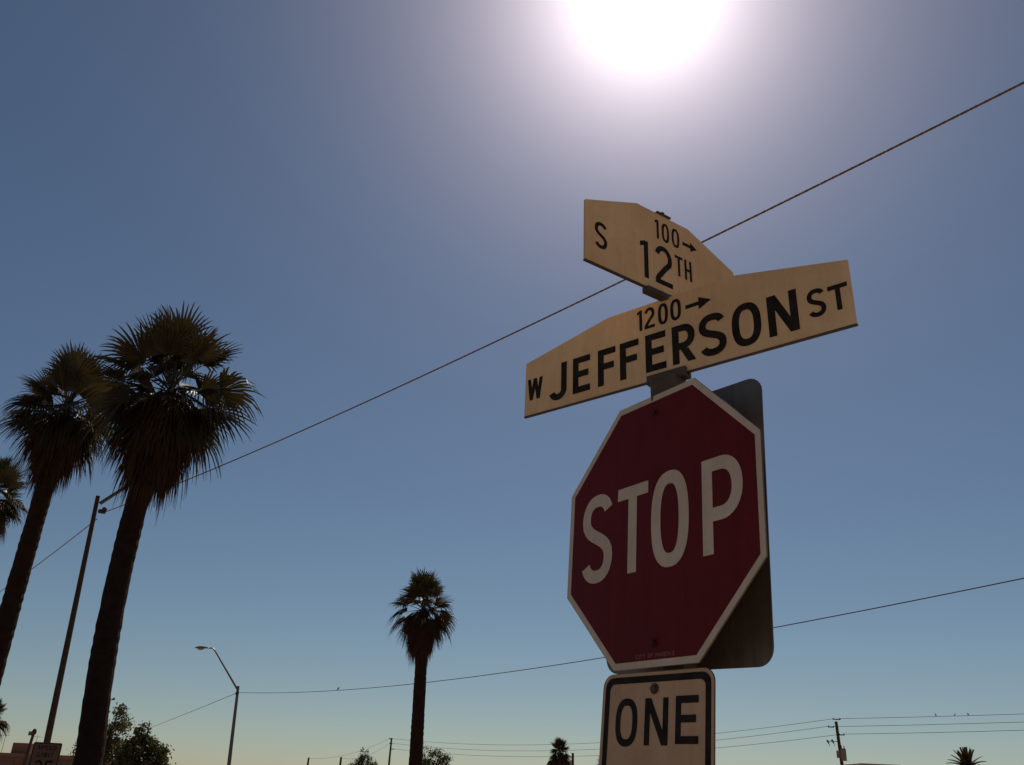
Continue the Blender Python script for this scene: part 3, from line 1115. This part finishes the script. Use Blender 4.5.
# ------------------------------------------------------------------ birds
def bird(p, s, label, az, flying=False):
    e = empty('bird', p, label, 'bird', 'small birds')
    rot = Matrix.Rotation(az, 3, 'Z')
    b = MB()
    v0 = len(b.v)
    b.ball((0, 0, .55 * s), (.55 * s, .26 * s, .30 * s), 10, 8, rot @ Matrix.Rotation(R(-38 if not flying else 0), 3, 'Y'))
    b.ball(rot @ Vector((.38 * s, 0, .98 * s if not flying else .68 * s)), .20 * s, 8, 6)
    b.tube([rot @ Vector((.52 * s, 0, (.98 if not flying else .68) * s)), rot @ Vector((.72 * s, 0, (.95 if not flying else .66) * s))], [.06 * s, .01 * s], 5)
    b.tube([rot @ Vector((-.32 * s, 0, .34 * s)), rot @ Vector((-.85 * s, 0, (.02 if not flying else .40) * s))], [.13 * s, .07 * s], 6)
    if flying:
        for sg in (-1, 1):
            b.add([rot @ Vector(v_) * s for v_ in ((.3, sg * .15, .6), (-.25, sg * .15, .6), (-.2, sg * 1.2, 1.0), (.12, sg * 1.35, 1.05), (.3, sg * .7, .9))], [(0, 1, 2, 3, 4)])
    b.build('body', M['feather'], e, smooth=True)
    if not flying:
        for sg in (-1, 1):
            l_ = MB(); l_.tube([rot @ Vector((.02 * s, sg * .1 * s, .32 * s)), rot @ Vector((.04 * s, sg * .1 * s, 0))], .03 * s, 5)
            l_.build('leg', M['feather'], e)
    return e


def on_wire(pts, px):
    best = None
    for a_, c_ in zip(pts[:-1], pts[1:]):
        xs = []
        for c in (a_, c_):
            d = c - EYE
            w = d.dot(_f)
            if w < .1: break
            xs.append(512 + FPX * d.dot(CR) / w)
        if len(xs) == 2 and min(xs) <= px <= max(xs):
            return a_.lerp(c_, (px - xs[0]) / (xs[1] - xs[0]))
    return pts[len(pts) // 2]


bird(on_wire(pd, 338) + Vector((0, 0, .015)), .14, 'small bird perched on the long cable right of the street lamp', R(60))
A, B, sg_ = right_w[0]
pts_ = []
for i in range(61):
    c = A.lerp(B, i / 60); c.z -= sg_ * 4 * (i / 60) * (1 - i / 60); pts_.append(c)
bird(on_wire(pts_, 936) + Vector((0, 0, .02)), .30, 'first bird from the transformer pole on the topmost wire', R(80))
bird(on_wire(pts_, 955) + Vector((0, 0, .02)), .22, 'middle bird of three on the topmost wire above the spiky palm', R(-70))
bird(on_wire(pts_, 968.3) + Vector((0, 0, .02)), .27, 'last bird on the topmost wire, farthest from the transformer pole', R(100))
bird(at(113, 701, 50), .16, 'tiny bird in flight above the airy olive tree', R(30), True)


# ------------------------------------------------------------------ buildings
def building(x0, x1, Y, depth, H, wall, label, nwin, sign=1):
    e = empty('low_building', ((x0 + x1) / 2, Y, 0), label, 'building', 'low flat roofed buildings')
    w = x1 - x0
    b = MB(); b.box((0, depth / 2, H / 2), (w, depth, H))
    b.build('wall', M[wall], e)
    b = MB(); b.box((0, -.06, H + .06), (w + .3, .36, .24)); b.box((0, depth + .06, H + .06), (w + .3, .36, .24))
    b.box((-w / 2 - .02, depth / 2, H + .05), (.30, depth - .26, .2)); b.box((w / 2 + .02, depth / 2, H + .05), (.30, depth - .26, .2))
    b.build('parapet', M['trim' if wall == 'brick' else wall], e)
    for i in range(nwin):
        x = -w / 2 + w * (i + .5) / nwin
        if i == nwin // 2:
            d_ = MB(); d_.box((x, -.03, 1.05), (1.0, .08, 2.1))
            dd = d_.build('door', M['door'], e)
            d_ = MB(); d_.ball((x + .38, -.10, 1.0), .05, 6, 5); d_.build('handle', M['bolt'], dd)
        else:
            d_ = MB()
            for dx, dz, sx, sz in ((0, .62, 1.5, .08), (0, -.62, 1.5, .08), (-.71, 0, .08, 1.16), (.71, 0, .08, 1.16)):
                d_.box((x + dx, -.03, 1.6 + dz), (sx, .08, sz))
            ww = d_.build('window', M['trim'], e)
            d_ = MB(); d_.box((x, -.012, 1.6), (1.34, .02, 1.16)); d_.build('pane', M['glass'], ww)
    return e


BY = 70
rz = at(40, 754, BY).z
bx0, bx1 = at(-60, 754, BY).x, at(78, 754, BY).x
e = building(bx0, bx1, BY, 12, rz - .2, 'brick', 'low red brown flat roofed building behind the speed limit sign', 5)
u0, u1 = at(8.5, 753, BY), at(26.5, 745, BY)
cx = (bx0 + bx1) / 2
b = MB()
ww_ = u1.x - u0.x
ox = (u0.x + u1.x) / 2 - cx
b.box((ox, .9, rz - .2 + .45), (ww_, 1.3, .9), bev=.05)
ac = b.build('rooftop_unit', M['brick'], e)
b = MB()
for i in range(4): b.box((ox, .235, rz + .02 + i * .15), (ww_ * .8, .02, .05))
b.build('vent', M['trim'], ac)
for dx in (-1.9, .5):
    b = MB()
    b.tube([(ox + dx, 1.5, rz - .2), (ox + dx, 1.5, rz + 1.3)], .015, 5); b.tube([(ox + dx - .3, 1.5, rz + 1.2), (ox + dx + .3, 1.5, rz + 1.2)], .012, 5)
    b.build('aerial', M['lampmetal'], e)
fz = at(870, 763.5, 150).z
building(at(861, 763.5, 150).x, at(899, 763.5, 150).x, 150, 16, fz - .2, 'stucco', 'distant tan building with its flat roof just right of the transformer pole', 5)
